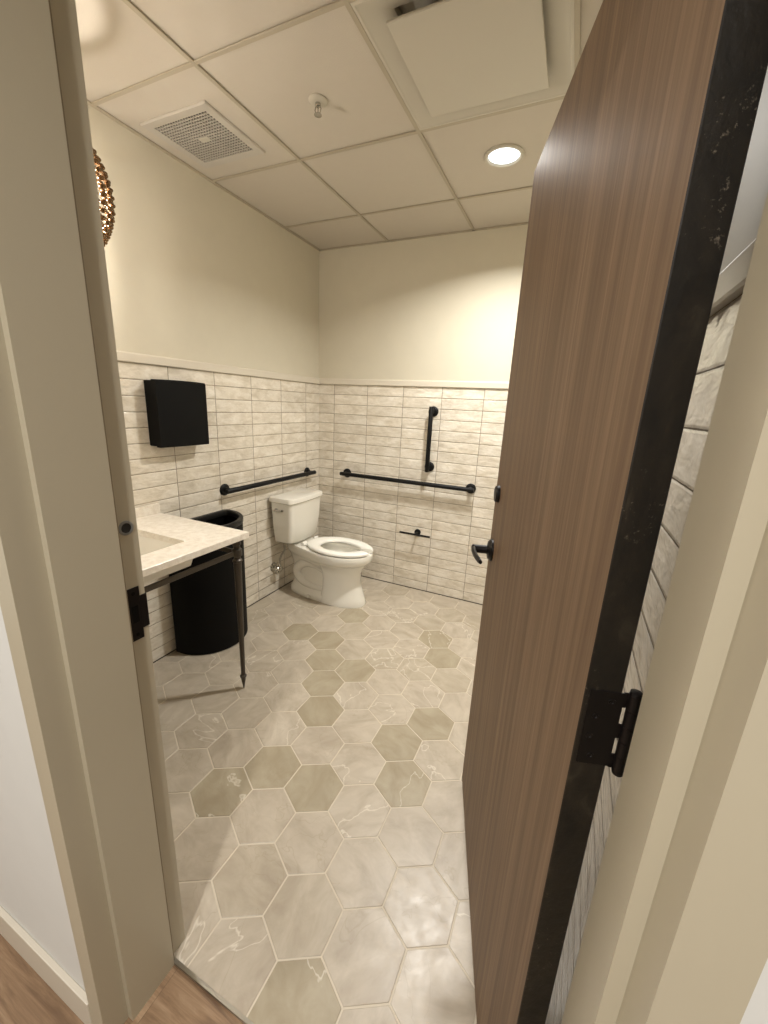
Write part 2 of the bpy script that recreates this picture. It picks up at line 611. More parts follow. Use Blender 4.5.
# dark joint where tile meets floor
bm = bmesh.new()
box(bm, (0, YD, 0), (0.0035, 0, 0.006))
box(bm, (0, -0.0035, 0), (XW, 0, 0.006))
box(bm, (XW - 0.0035, YD, 0), (XW, 0, 0.006))
struct('trim_5', bm, M['caulk'])

# ------------------------------------------------------------------ suspended ceiling
GX = [0.5811 + 0.6096 * k for k in (0, 1, 2)]
GY = [-0.4298 - 0.6096 * k for k in (0, 1, 2, 3)]
xs = [0] + GX + [XW]
ys = [0] + GY + [YD]
PZ = H + 0.006
bm = bmesh.new()
for i in range(len(xs) - 1):
    for j in range(len(ys) - 1):
        if i == 2 and j == 2:
            continue
        box(bm, (xs[i] + 0.001, ys[j + 1] + 0.001, PZ), (xs[i + 1] - 0.001, ys[j] - 0.001, PZ + 0.015))
ceil = struct('ceiling', bm, M['ceil'])
bm = bmesh.new()
w = 0.0085
for x in GX:
    box(bm, (x - w, YD, H - 0.001), (x + w, 0, H + 0.0055), 0.001, 1)
for y in GY:
    box(bm, (0, y - w, H - 0.0004), (XW, y + w, H + 0.0052), 0.001, 1)
struct('ceiling_grid', bm, M['tbar'], ceil)
bm = bmesh.new()
box(bm, (0, YD, H - 0.001), (0.018, 0, H + 0.0049))
box(bm, (XW - 0.018, YD, H - 0.001), (XW, 0, H + 0.0049))
box(bm, (0, -0.018, H - 0.001), (XW, 0, H + 0.0046))
box(bm, (0, YD, H - 0.001), (XW, YD + 0.018, H + 0.0046))
struct('wall_angle', bm, M['tbar'], ceil)
bm = bmesh.new()
box(bm, (-0.1, ym, H + 0.13), (XW + 0.1, 0.1, H + 0.16))
struct('ceiling_slab', bm, M['dark'], ceil)


def sq(cx, cy, s, z):
    return [Vector((cx + a * s / 2, cy + b * s / 2, z)) for a, b in ((-1, -1), (1, -1), (1, 1), (-1, 1))]


# plaque diffuser
dc = (1.4955, -1.3442)
dif = tag(empty('ceiling_air_diffuser', (dc[0], dc[1], H)), 'large square white plaque air diffuser in the ceiling nearest the door', 'air vent')
bm = bmesh.new()
loft(bm, [sq(0, 0, 0.592, 0.006), sq(0, 0, 0.592, 0.0), sq(0, 0, 0.575, -0.001), sq(0, 0, 0.560, 0.003), sq(0, 0, 0.46, 0.018), sq(0, 0, 0.40, 0.030), sq(0, 0, 0.40, 0.055)], False, True)
link('diffuser_frame', bm, [M['diff']], dif, 30)
bm = bmesh.new()
loft(bm, [sq(0, 0, 0.40, 0.006), sq(0, 0, 0.428, -0.004), sq(0, 0, 0.434, -0.011), sq(0, 0, 0.430, -0.014)], True, True)
link('plaque', bm, M['diff'], dif, 30)
bm = bmesh.new()
for a, b in ((-1, -1), (1, -1), (1, 1), (-1, 1)):
    bm = bmesh.new()
    box(bm, (a * 0.13 - 0.008, b * 0.13 - 0.008, 0.0), (a * 0.13 + 0.008, b * 0.13 + 0.008, 0.054))
    link('hanger', bm, M['diff'], dif)

# perforated exhaust grille
gx0, gx1, gy0, gy1 = 0.083, 0.466, -1.500, -1.150
gr = tag(empty('exhaust_grille', ((gx0 + gx1) / 2, (gy0 + gy1) / 2, PZ)), 'perforated square exhaust grille with a pale centre tag, in the ceiling by the left wall', 'air vent')
hx, hy = (gx1 - gx0) / 2, (gy1 - gy0) / 2
def rect(sx, sy, z):
    return [Vector((a * sx, b * sy, z)) for a, b in ((-1, -1), (1, -1), (1, 1), (-1, 1))]
bm = bmesh.new()
loft(bm, [rect(hx, hy, 0), rect(hx, hy, -0.006), rect(hx - 0.003, hy - 0.003, -0.010), rect(hx - 0.036, hy - 0.036, -0.008), rect(hx - 0.038, hy - 0.038, -0.0005)], False, False)
link('grille_frame', bm, M['grille'], gr, 30)
bm = bmesh.new()
ix, iy = hx - 0.037, hy - 0.037
n = 20
for k in range(n + 1):
    x = -ix + 2 * ix * k / n
    box(bm, (x - 0.0018, -iy, -0.0075), (x + 0.0018, iy, -0.003))
m_ = 18
for k in range(m_ + 1):
    y = -iy + 2 * iy * k / m_
    box(bm, (-ix, y - 0.0018, -0.0073), (ix, y + 0.0018, -0.0032))
link('grille_mesh', bm, M['grille'], gr)
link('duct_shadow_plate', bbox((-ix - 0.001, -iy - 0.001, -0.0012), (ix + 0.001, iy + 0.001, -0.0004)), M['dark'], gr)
link('centre_tag', bbox((-0.026, -0.014, -0.0095), (0.026, 0.014, -0.0070), 0.001, 1), M['diff'], gr)

# sprinkler head
sp = tag(empty('fire_sprinkler', (0.888, -1.341, PZ)), 'small pendent fire sprinkler head in the middle of a ceiling panel', 'sprinkler')
bm = bmesh.new()
lathe(bm, [(0.0, -0.0005), (0.036, -0.0005), (0.036, -0.004), (0.030, -0.009), (0.018, -0.011), (0.0, -0.011)])
link('escutcheon', bm, M['diff'], sp, 35)
bm = bmesh.new()
lathe(bm, [(0.0, -0.010), (0.011, -0.010), (0.011, -0.020), (0.007, -0.023), (0.0, -0.023)], n=12)
for s in (-1, 1):
    tube(bm, [(s * 0.009, 0, -0.018), (s * 0.014, 0, -0.030), (s * 0.009, 0, -0.043), (0, 0, -0.048)], 0.0022, 8)
tube(bm, [(0, 0, -0.022), (0, 0, -0.047)], 0.0022, 8)
link('frame_arms', bm, M['chrome'], sp, 40)
bm = bmesh.new()
lathe(bm, [(0.0, -0.047), (0.015, -0.047), (0.015, -0.049), (0.0, -0.050)], n=16)
link('deflector', bm, M['chrome'], sp, 40)

# downlight
dl = tag(empty('recessed_downlight', (DOWN[0], DOWN[1], PZ)), 'round glowing recessed downlight in the ceiling', 'ceiling light')
bm = bmesh.new()
lathe(bm, [(0.071, 0.0), (0.088, 0.0), (0.089, -0.006), (0.084, -0.0105), (0.074, -0.009), (0.070, -0.0002)], n=48)
for f in list(bm.faces):
    if len(f.verts) > 4:
        bm.faces.remove(f)
link('trim_ring', bm, M['diff'], dl, 40)
bm = bmesh.new()
bmesh.ops.create_circle(bm, cap_ends=True, segments=48, radius=0.0715, matrix=Matrix.Translation((0, 0, -0.0004)))
link('lens', bm, M['lens'], dl)

# ------------------------------------------------------------------ door frame
def frame_side(sgn, x_rab, name_bm):
    """sgn +1: profile grows toward +x (left jamb)."""
    P = [(-0.050, YH), (0, YH), (0, -2.600), (0.016, -2.600), (0.016, -2.485), (0, -2.485), (0, YD), (-0.026 if sgn < 0 else -0.05, YD),
         (-0.026 if sgn < 0 else -0.05, YD - 0.02), (-0.050, ym)]
    if sgn > 0:
        P = [(-0.050, YH), (0, YH), (0, -2.600), (0.016, -2.600), (0.016, -2.485), (0, -2.485), (0, YD), (-0.05, YD)]
    else:
        P = [(-0.050, YH), (0, YH), (0, -2.600), (0.016, -2.600), (0.016, -2.485), (0, -2.485), (0, YD), (-0.0255, YD), (-0.0255, ym), (-0.050, ym)]
    r = [[Vector((x_rab + sgn * a, b, z)) for a, b in P] for z in (-0.008, ZT + 0.05)]
    loft(name_bm, r)


bm = bmesh.new()
frame_side(1, XL, bm)
frame_side(-1, XR, bm)
Ph = [(YH, 0.05), (YH, 0), (-2.600, 0), (-2.600, -0.016), (-2.485, -0.016), (-2.485, 0), (YD, 0), (YD, 0.05)]
loft(bm, [[Vector((x, a, ZT + b)) for a, b in Ph] for x in (XL - 0.05, XR + 0.0255)])
frame = struct('door_2', bm, M['frame'])
frame['label'] = 'greige metal door frame with black strike plate'

bm = bmesh.new()
z0, z1 = 0.967, 1.087
for a, b in (((XL - 0.001, -2.4775, z0), (XL + 0.0016, -2.4485, z1)), ((XL - 0.001, -2.449, z0 + 0.022), (XL + 0.0016, -2.4345, z1 - 0.022)),
             ((XL - 0.012, -2.4365, z0 + 0.022), (XL + 0.0014, -2.4335, z1 - 0.022))):
    box(bm, a, b, 0.0005, 1)
strike = link('strike_plate', bm, M['bronze'], frame)
bm = bmesh.new()
box(bm, (XL + 0.0013, -2.469, 1.008), (XL + 0.0019, -2.455, 1.046))
for z in (0.980, 1.074):
    lathe(bm, [(0, 0), (0.004, 0), (0.004, 0.0006), (0, 0.0009)], (XL + 0.0014, -2.462, z), (1, 0, 0), 12)
link('latch_hole', bm, M['blackplastic'], strike)
bm = bmesh.new()
lathe(bm, [(0.0100, 0.0006), (0.0105, 0.0022), (0.0130, 0.0026), (0.0148, 0.0018), (0.0152, 0.0)], (XL, -2.4590, 1.216), (1, 0, 0), 32)
for f in list(bm.faces):
    if len(f.verts) > 4:
        bm.faces.remove(f)
ring = link('bolt_socket', bm, M['ring'], frame, 40)
bm = bmesh.new()
lathe(bm, [(0.0108, 0.0), (0.0108, 0.0008), (0, 0.0008)], (XL, -2.4590, 1.216), (1, 0, 0), 24)
link('socket_hole', bm, M['dark'], ring)

link('stop_shadow_strip', bbox((XL - 0.001, -2.4860, 0.0), (XL + 0.0125, -2.4800, ZT - 0.016), 0.001, 1), M['stop_shadow'], frame)  # thin strip added to draw the dark shadow line along the left stop

# ------------------------------------------------------------------ door leaf (local x: hinge to lock edge, local y: hall face outward)
PIN = (2.086, -2.424, 0)
door = tag(empty('door_1', PIN, math.atan2(0.955, -0.296)), 'brown walnut veneer door standing open into the restroom', kind='structure')
D0, D1, E0, E1 = 0.004, 0.904, 0.0134, 0.0574
bm = bbox((D0, E0, 0.010), (D1, E1, 2.120), 0.0012, 1)
for f in bm.faces:
    f.material_index = 0 if abs(f.normal.y) > 0.9 else 1
link('door_slab', bm, [M['door'], M['door_edge']], door)

bm = bmesh.new()
hz0, hz1 = 1.030, 1.146
box(bm, (D0 - 0.0016, 0.0105, hz0 + 0.002), (D0 + 0.0003, 0.0515, hz1 - 0.002), 0.0004, 1)
L = (hz1 - hz0) / 5
for k in (0, 2, 4):
    box(bm, (D0 - 0.0016, 0.002, hz0 + k * L + 0.001), (D0 + 0.0003, 0.0115, hz0 + (k + 1) * L - 0.001))
hinge = link('hinge', bm, M['bronze'], door)
bm = bmesh.new()
for k in range(5):
    tube(bm, [(0, 0, hz0 + k * L + 0.0004), (0, 0, hz0 + (k + 1) * L - 0.0004)], 0.0072, 18)
lathe(bm, [(0.0072, 0), (0.0066, 0.004), (0.003, 0.0055), (0, 0.0055)], (0, 0, hz1), n=18)
lathe(bm, [(0.0072, 0), (0.0066, 0.004), (0.003, 0.0055), (0, 0.0055)], (0, 0, hz0), (0, 0, -1), n=18)
link('knuckle', bm, M['bronze'], hinge, 40)
for yy, zz in ((0.024, hz1 - 0.016), (0.040, hz1 - 0.040), (0.042, hz0 + 0.046), (0.036, hz0 + 0.016)):
    bm = bmesh.new()
    lathe(bm, [(0.0045, 0), (0.0042, 0.0010), (0.0022, 0.0012), (0.0016, 0.0003), (0, 0.0003)], (D0 - 0.0016, yy, zz), (-1, 0, 0), 16)
    link('screw', bm, M['bronze'], hinge, 40)


def lever(side):
    """door lever set on the hall (+1) or room (-1) face."""
    y0 = E1 if side > 0 else E0
    X, Z = 0.842, 1.026
    s = side
    bm = bmesh.new()
    lathe(bm, [(0.0, 0.0), (0.037, 0.0), (0.037, 0.006), (0.029, 0.014), (0.017, 0.016), (0.0145, 0.018), (0.0135, 0.058), (0.0145, 0.062), (0.012, 0.0665), (0, 0.0675)], (X, y0, Z), (0, s, 0), 28)
    h = link('door_handle', bm, M['bronze'], door, 35)
    bm = bmesh.new()
    rings = []
    N = 10
    for k in range(N + 1):
        t = k / N
        x = X + 0.010 - 0.122 * t
        y = y0 + s * (0.060 + 0.003 * sin(pi * t) - 0.012 * t ** 1.8)
        hw = 0.0125 - 0.0025 * t
        th_ = 0.0080 - 0.0025 * t
        if k in (0, N):
            hw *= 0.7
        z = Z - 0.004 * t
        rings.append([Vector((x, y + th_ * sin(a), z + hw * cos(a))) for a in [2 * pi * q / 12 for q in range(12)]])
    loft(bm, rings)
    link('lever', bm, M['bronze'], h, 50)


lever(1)
lever(-1)
bm = bmesh.new()
lathe(bm, [(0, 0), (0.0275, 0), (0.0275, 0.008), (0.024, 0.0125), (0.0, 0.0135)], (0.840, E1, 1.217), (0, 1, 0), 28)
ind = link('lock_indicator', bm, M['bronze'], door, 35)
bm = bmesh.new()
lathe(bm, [(0, 0), (0.0275, 0), (0.0275, 0.008), (0.024, 0.0115), (0.0, 0.0125)], (0.834, E0, 1.217), (0, -1, 0), 28)
box(bm, (0.829, E0 - 0.030, 1.203), (0.839, E0 - 0.011, 1.231), 0.003)
link('thumb_turn', bm, M['bronze'], door, 35)
link('latch_plate', bbox((D1 - 0.0003, 0.024, 0.975), (D1 + 0.0014, 0.047, 1.035), 0.0004, 1), M['bronze'], door)

# ------------------------------------------------------------------ grab bars
def grab_bar(name, label, a, b, nrm, r=0.0165, off=0.058, inset=0.035, fr=0.038, group=None):
    """straight bar from a to b (on the wall plane) held off the wall on two flanged posts."""
    A, B, N = Vector(a), Vector(b), Vector(nrm)
    root = tag(empty(name, A), label, 'grab bar', group)
    d = (B - A).normalized()
    Lb = (B - A).length
    bm = bmesh.new()
    tube(bm, [N * off, N * off + d * 0.004, N * off + d * (Lb - 0.004), N * off + d * Lb], [r * 0.85, r, r, r * 0.85], 20)
    link('bar', bm, M['black'], root, 40)
    for q in (inset, Lb - inset):
        bm = bmesh.new()
        lathe(bm, [(0, 0), (fr, 0), (fr, 0.006), (fr * 0.85, 0.011), (r * 1.05, 0.014), (r * 0.95, 0.020), (r * 0.95, off)], d * q, N, 28)
        link('mounting_post', bm, M['black'], root, 35)
    return root


grab_bar('grab_bar', 'horizontal black grab bar on the left wall above the toilet tank', (0, -1.106, 0.906), (0, -0.142, 0.906), (1, 0, 0))
grab_bar('grab_bar', 'long horizontal black grab bar on the back wall right of the toilet', (0.255, 0, 0.906), (1.378, 0, 0.906), (0, -1, 0))
grab_bar('grab_bar', 'short vertical black grab bar on the back wall', (1.010, 0, 1.000), (1.010, 0, 1.480), (0, -1, 0))

# toilet paper holder: single post, cross bar
tp = tag(empty('toilet_paper_holder', (0.952, 0, 0.497)), 'empty black toilet paper holder bar on a single post, low on the back wall', 'toilet paper holder')
bm = bmesh.new()
lathe(bm, [(0, 0), (0.026, 0), (0.026, 0.008), (0.021, 0.012), (0.009, 0.014), (0.008, 0.072)], (0, 0, 0), (0, -1, 0), 24)
link('post', bm, M['black'], tp, 35)
bm = bmesh.new()
tube(bm, [(-0.128, -0.072, 0), (-0.122, -0.072, 0), (0.122, -0.072, 0), (0.128, -0.072, 0)], [0.0065, 0.0075, 0.0075, 0.0065], 14)
link('holder_bar', bm, M['black'], tp, 40)

# ------------------------------------------------------------------ towel dispenser
ds = tag(empty('towel_dispenser', (0, -1.400, 1.214)), 'square matte black paper towel dispenser on the tiled left wall', 'towel dispenser')
link('body', bbox((0, -0.147, 0.004), (0.062, 0.147, 0.328), 0.004), M['blackplastic'], ds)
bm = bmesh.new()
rings = []
for k in range(9):
    t = k / 8
    y = -0.151 + 0.302 * t
    xo = 0.092 + 0.008 * (1 - (2 * t - 1) ** 2)
    top = 0.332 + 0.003 * (1 - (2 * t - 1) ** 2)
    rings.append([Vector((0.060, y, 0.0)), Vector((xo - 0.004, y, 0.0)), Vector((xo, y, 0.005)), Vector((xo, y, top - 0.008)), Vector((xo - 0.006, y, top)), Vector((0.060, y, top))])
loft(bm, rings)
link('front_cover', bm, M['blackplastic'], ds, 30)

# ------------------------------------------------------------------ waste bin (half round, open top)
def d_outline(cx, cy, r, xb, z, n=30, rc=0.03):
    pts = []
    a0 = math.acos(max(-1, min(1, (xb + rc - cx) / (r - rc))))
    # front arc then rounded back corners
    for k in range(n + 1):
        a = -a0 + 2 * a0 * k / n
        pts.append(Vector((cx + r * cos(a), cy + r * sin(a), z)))
    ccx, ccy = cx + (r - rc) * cos(a0), cy + (r - rc) * sin(a0)
    for k in range(1, 7):
        a = a0 + (pi - a0) * k / 6
        pts.append(Vector((ccx + rc * cos(a), ccy + rc * sin(a), z)))
    ccy2 = cy - (r - rc) * sin(a0)
    for k in range(0, 6):
        a = -pi + (pi - a0) * k / 6
        pts.append(Vector((ccx + rc * cos(a), ccy2 + rc * sin(a), z)))
    return pts


bn = tag(empty('waste_bin', (0.03, -1.30, 0)), 'tall half-round black waste bin against the left wall, partly under the sink counter', 'waste bin')
bm = bmesh.new()
R_ = 0.232
C_ = (0.012, 0.0)
loft(bm, [d_outline(*C_, R_ - 0.006, -0.022, 0.001), d_outline(*C_, R_, -0.024, 0.006), d_outline(*C_, R_, -0.024, 0.765),
          d_outline(*C_, R_ - 0.008, -0.017, 0.765, rc=0.024), d_outline(*C_, R_ - 0.010, -0.016, 0.05, rc=0.024)])
link('bin_body', bm, M['blackplastic'], bn, 40)
bm = bmesh.new()
loft(bm, [d_outline(*C_, R_ + 0.003, -0.026, 0.748), d_outline(*C_, R_ + 0.005, -0.027, 0.755), d_outline(*C_, R_ + 0.004, -0.026, 0.775),
          d_outline(*C_, R_ - 0.002, -0.024, 0.780), d_outline(*C_, R_ - 0.018, -0.010, 0.779, rc=0.02), d_outline(*C_, R_ - 0.022, -0.006, 0.770, rc=0.02),
          d_outline(*C_, R_ - 0.022, -0.006, 0.745, rc=0.02)], False, False)
link('bin_rim', bm, M['binrim'], bn, 40)

# ------------------------------------------------------------------ console sink
vn = tag(empty('console_sink', (0, -1.98, 0)), 'pale stone sink counter on slender dark metal legs at the left wall', 'sink')
V0 = -1.98
CY0, CY1, CXF = -2.428 - V0, -1.540 - V0, 0.637
BX0, BX1, BY0, BY1 = 0.12, 0.505, -2.22 - V0, -1.785 - V0
def rr(x0, x1, y0, y1, z, r, n=5):
    pts = []
    for cx, cy, a0 in ((x1 - r, y1 - r, 0), (x0 + r, y1 - r, pi / 2), (x0 + r, y0 + r, pi), (x1 - r, y0 + r, 1.5 * pi)):
        for k in range(n + 1):
            a = a0 + pi / 2 * k / n
            pts.append(Vector((cx + r * cos(a), cy + r * sin(a), z)))
    return pts


bm = bmesh.new()
ztop, zbot = 0.862, 0.832
loft(bm, [rr(BX0, BX1, BY0, BY1, zbot, 0.012), rr(BX0, BX1, BY0, BY1, ztop, 0.012),
          rr(0.0, CXF - 0.002, CY0, CY1 - 0.002, ztop, 0.002), rr(0.0, CXF, CY0, CY1, ztop - 0.002, 0.002),
          rr(0.0, CXF, CY0, CY1, zbot + 0.002, 0.002), rr(0.0, CXF - 0.002, CY0, CY1 - 0.002, zbot, 0.002),
          rr(BX0, BX1, BY0, BY1, zbot, 0.012)], False, False)
bmesh.ops.remove_doubles(bm, verts=bm.verts, dist=1e-5)
link('countertop', bm, M['counter'], vn, 25)
link('backsplash', bbox((0.0, CY0, ztop), (0.02, CY1, ztop + 0.05), 0.0015, 1), M['counter'], vn)
bm = bmesh.new()
# undermount basin: inner bowl, outer shell, shallow toward the front
e = 0.022
inn = [rr(BX0, BX1, BY0, BY1, zbot - 0.0005, 0.02), rr(BX0 + 0.006, BX1 - 0.006, BY0 + 0.006, BY1 - 0.006, 0.80, 0.03),
       [Vector((q.x, q.y, 0.765 - 0.04 * (BX1 - q.x) / (BX1 - BX0))) for q in rr(BX0 + 0.02, BX1 - 0.03, BY0 + 0.02, BY1 - 0.02, 0, 0.04)]]
out = [rr(BX0 - e, BX1 + e, BY0 - e, BY1 + e, zbot - 0.0005, 0.02), rr(BX0 - e, BX1 + e, BY0 - e, BY1 + e, 0.775, 0.02),
       [Vector((q.x, q.y, 0.750 - 0.045 * (BX1 + e - q.x) / (BX1 - BX0))) for q in rr(BX0 - e + 0.01, BX1 + e - 0.006, BY0 - e + 0.01, BY1 + e - 0.006, 0, 0.02)]]
loft(bm, inn[::-1] + out, True, True)
bas = link('basin', bm, M['basin'], vn, 35)
bm = bmesh.new()
lathe(bm, [(0.0, 0.0), (0.022, 0.0), (0.022, 0.003), (0.016, 0.004), (0.014, 0.001), (0, 0.001)], (0.30, 0, 0.7445), n=20)
link('drain', bm, M['chrome'], bas, 35)

LX, LYR, LYL = 0.594, -1.580 - V0, -2.385 - V0
def turned_leg(y, x=LX):
    bm = bmesh.new()
    box(bm, (x - 0.016, y - 0.016, 0.815), (x + 0.016, y + 0.016, 0.832), 0.001, 1)
    lathe(bm, [(a_ * 1.18, b_) for a_, b_ in [(0.0, 0.0), (0.0025, 0.002), (0.006, 0.030), (0.0095, 0.052), (0.011, 0.066), (0.0145, 0.072), (0.0145, 0.078), (0.0095, 0.084), (0.0090, 0.10),
               (0.0105, 0.25), (0.0140, 0.55), (0.0158, 0.690), (0.0158, 0.712), (0.0195, 0.716), (0.0195, 0.724), (0.0130, 0.730), (0.0130, 0.742),
               (0.0200, 0.746), (0.0200, 0.778), (0.0130, 0.783), (0.0130, 0.797), (0.0170, 0.802), (0.0170, 0.816)]], (x, y, 0), n=18)
    link('leg', bm, M['gunmetal'], vn, 40)


turned_leg(LYR)
turned_leg(LYL)
turned_leg(LYL, 0.045)
bm = bmesh.new()
box(bm, (LX - 0.005, LYL, 0.751), (LX + 0.006, LYR, 0.773), 0.001, 1)
link('front_rail', bm, M['gunmetal'], vn)
for y in (LYR, LYL):
    link('side_rail', bbox((0.002, y - 0.005, 0.751), (LX, y + 0.005, 0.773), 0.001, 1), M['gunmetal'], vn)

# ------------------------------------------------------------------ toilet (local origin on the floor at the wall, centred)
TY = -0.464
to = tag(empty('toilet', (0, TY, 0)), 'white two-piece toilet with an open-front seat in the back left corner', 'toilet')


def egg(xb, xf, hw, z, xc=None, hb=None, p=2.0, n=40, pb=3.0):
    """outline: round nose toward +x at xf, squarer back at xb; hb half width at the back."""
    xc = xc if xc is not None else xb + (xf - xb) * 0.52
    hb = hb if hb is not None else hw
    pts = []
    for k in range(n):
        a = 2 * pi * k / n
        c, s = cos(a), sin(a)
        if c >= 0:
            x = xc + (xf - xc) * (abs(c) ** (2 / p))
            y = hw * math.copysign(abs(s) ** (2 / p), s)
        else:
            u = abs(c) ** (2 / pb)
            x = xc - (xc - xb) * u
            w_ = hw + (hb - hw) * (u * u * (3 - 2 * u))
            y = w_ * math.copysign(abs(s) ** (2 / pb), s)
        pts.append(Vector((x, y, z)))
    return pts


# bowl with pedestal
bm = bmesh.new()
rings = [egg(0.070, 0.700, 0.122, 0.000, 0.45, 0.110), egg(0.066, 0.704, 0.124, 0.012, 0.45, 0.112), egg(0.070, 0.700, 0.119, 0.046, 0.45, 0.107),
         egg(0.085, 0.660, 0.086, 0.068, 0.44, 0.080), egg(0.090, 0.640, 0.072, 0.11, 0.44, 0.066), egg(0.090, 0.630, 0.070, 0.20, 0.44, 0.064),
         egg(0.078, 0.640, 0.080, 0.262, 0.46, 0.068), egg(0.066, 0.694, 0.118, 0.300, 0.49, 0.082),
         egg(0.055, 0.730, 0.155, 0.326, 0.50, 0.100), egg(0.046, 0.753, 0.178, 0.345, 0.50, 0.116), egg(0.043, 0.764, 0.187, 0.360, 0.50, 0.122), egg(0.042, 0.767, 0.189, 0.402, 0.50, 0.122),
         egg(0.046, 0.763, 0.185, 0.4115, 0.50, 0.120),
         egg(0.285, 0.700, 0.122, 0.4120, 0.49, 0.118, pb=2.2), egg(0.292, 0.694, 0.117, 0.402, 0.49, 0.112, pb=2.2),
         egg(0.275, 0.715, 0.135, 0.375, 0.49, 0.126, pb=2.2), egg(0.31, 0.655, 0.105, 0.29, 0.48, 0.10, pb=2.2), egg(0.36, 0.52, 0.055, 0.215, 0.44, 0.055, pb=2.2)]
loft(bm, rings)
# front column of the pedestal, with its upright crease
loft(bm, [egg(0.395, 0.728, 0.130, 0.0, 0.52, 0.128, pb=7), egg(0.392, 0.730, 0.131, 0.010, 0.52, 0.129, pb=7), egg(0.398, 0.716, 0.124, 0.05, 0.52, 0.120, pb=7),
          egg(0.405, 0.694, 0.112, 0.12, 0.53, 0.108, pb=7), egg(0.405, 0.680, 0.107, 0.19, 0.53, 0.104, pb=7), egg(0.400, 0.682, 0.112, 0.245, 0.53, 0.110, pb=7),
          egg(0.385, 0.700, 0.128, 0.290, 0.53, 0.126, pb=6), egg(0.36, 0.734, 0.156, 0.328, 0.52, 0.150, pb=4)])
link('bowl', bm, M['porcelain'], to, 50)
# sculpted trapway on both sides of the pedestal
for s in (-1, 1):
    bm = bmesh.new()
    pts = [(0.46, 0.045, 0.200), (0.40, 0.050, 0.240), (0.320, 0.052, 0.268), (0.230, 0.050, 0.262), (0.155, 0.048, 0.210), (0.158, 0.048, 0.145), (0.225, 0.050, 0.098), (0.320, 0.054, 0.082), (0.440, 0.056, 0.080)]
    # smooth
    P = [Vector((x, s * y, z)) for x, y, z in pts]
    Q = []
    for i in range(len(P) - 1):
        p0, p1, p2, p3 = P[max(i - 1, 0)], P[i], P[i + 1], P[min(i + 2, len(P) - 1)]
        for k in range(4):
            t = k / 4
            Q.append(0.5 * ((2 * p1) + (-p0 + p2) * t + (2 * p0 - 5 * p1 + 4 * p2 - p3) * t * t + (-p0 + 3 * p1 - 3 * p2 + p3) * t ** 3))
    Q.append(P[-1])
    tube(bm, Q, [0.031 + 0.006 * sin(pi * i / (len(Q) - 1)) for i in range(len(Q))], 16)
    link('trapway', bm, M['porcelain'], to, 60)
    bm = bmesh.new()
    lathe(bm, [(0.014, 0), (0.014, 0.010), (0.010, 0.018), (0.0, 0.020)], (0.300, s * 0.122, 0.012), n=16)
    link('bolt_cap', bm, M['porcelain'], to, 50)

# water in the bowl
bm = bmesh.new()
bm.faces.new([bm.verts.new(q) for q in egg(0.34, 0.60, 0.082, 0.255, 0.46, 0.08, pb=2.2)])
wt = NT('toilet_water')
wt.b.inputs['Base Color'].default_value = srgb(205, 208, 200)
wt.b.inputs['Roughness'].default_value = 0.03
wt.b.inputs['IOR'].default_value = 1.33
link('water', bm, wt.m, to)

# open-front seat
def seat_outline(offs, z, n=44, gap=0.20):
    out_ = []
    for k in range(n + 1):
        a = gap + (2 * pi - 2 * gap) * k / n
        c, s = cos(a), sin(a)
        if c >= 0:
            xo, yo = 0.50 + 0.268 * c, 0.184 * s
            xi, yi = 0.485 + 0.185 * c, 0.112 * s
        else:
            u = abs(c) ** 0.75
            xo, yo = 0.50 - 0.262 * u, (0.184 - 0.060 * u * u) * math.copysign(abs(s) ** 0.72, s)
            xi, yi = 0.485 - 0.135 * abs(c), 0.112 * math.copysign(abs(s) ** 0.95, s)
        O, I = Vector((xo, yo, 0)), Vector((xi, yi, 0))
        out_.append((O, I))
    return out_


bm = bmesh.new()
prof = [(0.0, 0.006), (0.0, 0.018), (0.10, 0.0245), (0.32, 0.027), (0.65, 0.0255), (0.9, 0.021), (1.0, 0.013), (1.0, 0.004), (0.85, 0.0), (0.12, 0.0)]
rings = []
so = seat_outline(0, 0)
for k, (O, I) in enumerate(so):
    f_ = 1.0
    rings.append([O.lerp(I, u) + Vector((0, 0, 0.4165 + w_)) for u, w_ in prof])
loft(bm, rings)
st = link('seat', bm, M['seat'], to, 50)
for s in (-1, 1):
    bm = bmesh.new()
    tube(bm, [(0.232, s * 0.052, 0.428), (0.232, s * 0.098, 0.428)], 0.013, 16)
    box(bm, (0.222, s * 0.075 - 0.018, 0.410), (0.262, s * 0.075 + 0.018, 0.428), 0.004)
    link('seat_hinge', bm, M['seat'], st, 40)

# tank
def tank_ring(xb, xf, hw, z, bow=0.012, r=0.03, n=6):
    pts = []
    for k in range(13):
        t = -1 + 2 * k / 12
        pts.append(Vector((xf - r * 0 + bow * (1 - t * t) - bow, (hw - r) * t, z)))
    for k in range(1, n + 1):
        a = pi / 2 * k / n
        pts.append(Vector((xf - bow - r + r * cos(a), hw - r + r * sin(a), z)))
    pts.append(Vector((xb + 0.01, hw, z)))
    pts.append(Vector((xb, hw - 0.01, z)))
    pts.append(Vector((xb, -hw + 0.01, z)))
    pts.append(Vector((xb + 0.01, -hw, z)))
    for k in range(0, n):
        a = -pi / 2 + pi / 2 * k / n
        pts.append(Vector((xf - bow - r + r * cos(a), -hw + r + r * sin(a), z)))
    return pts


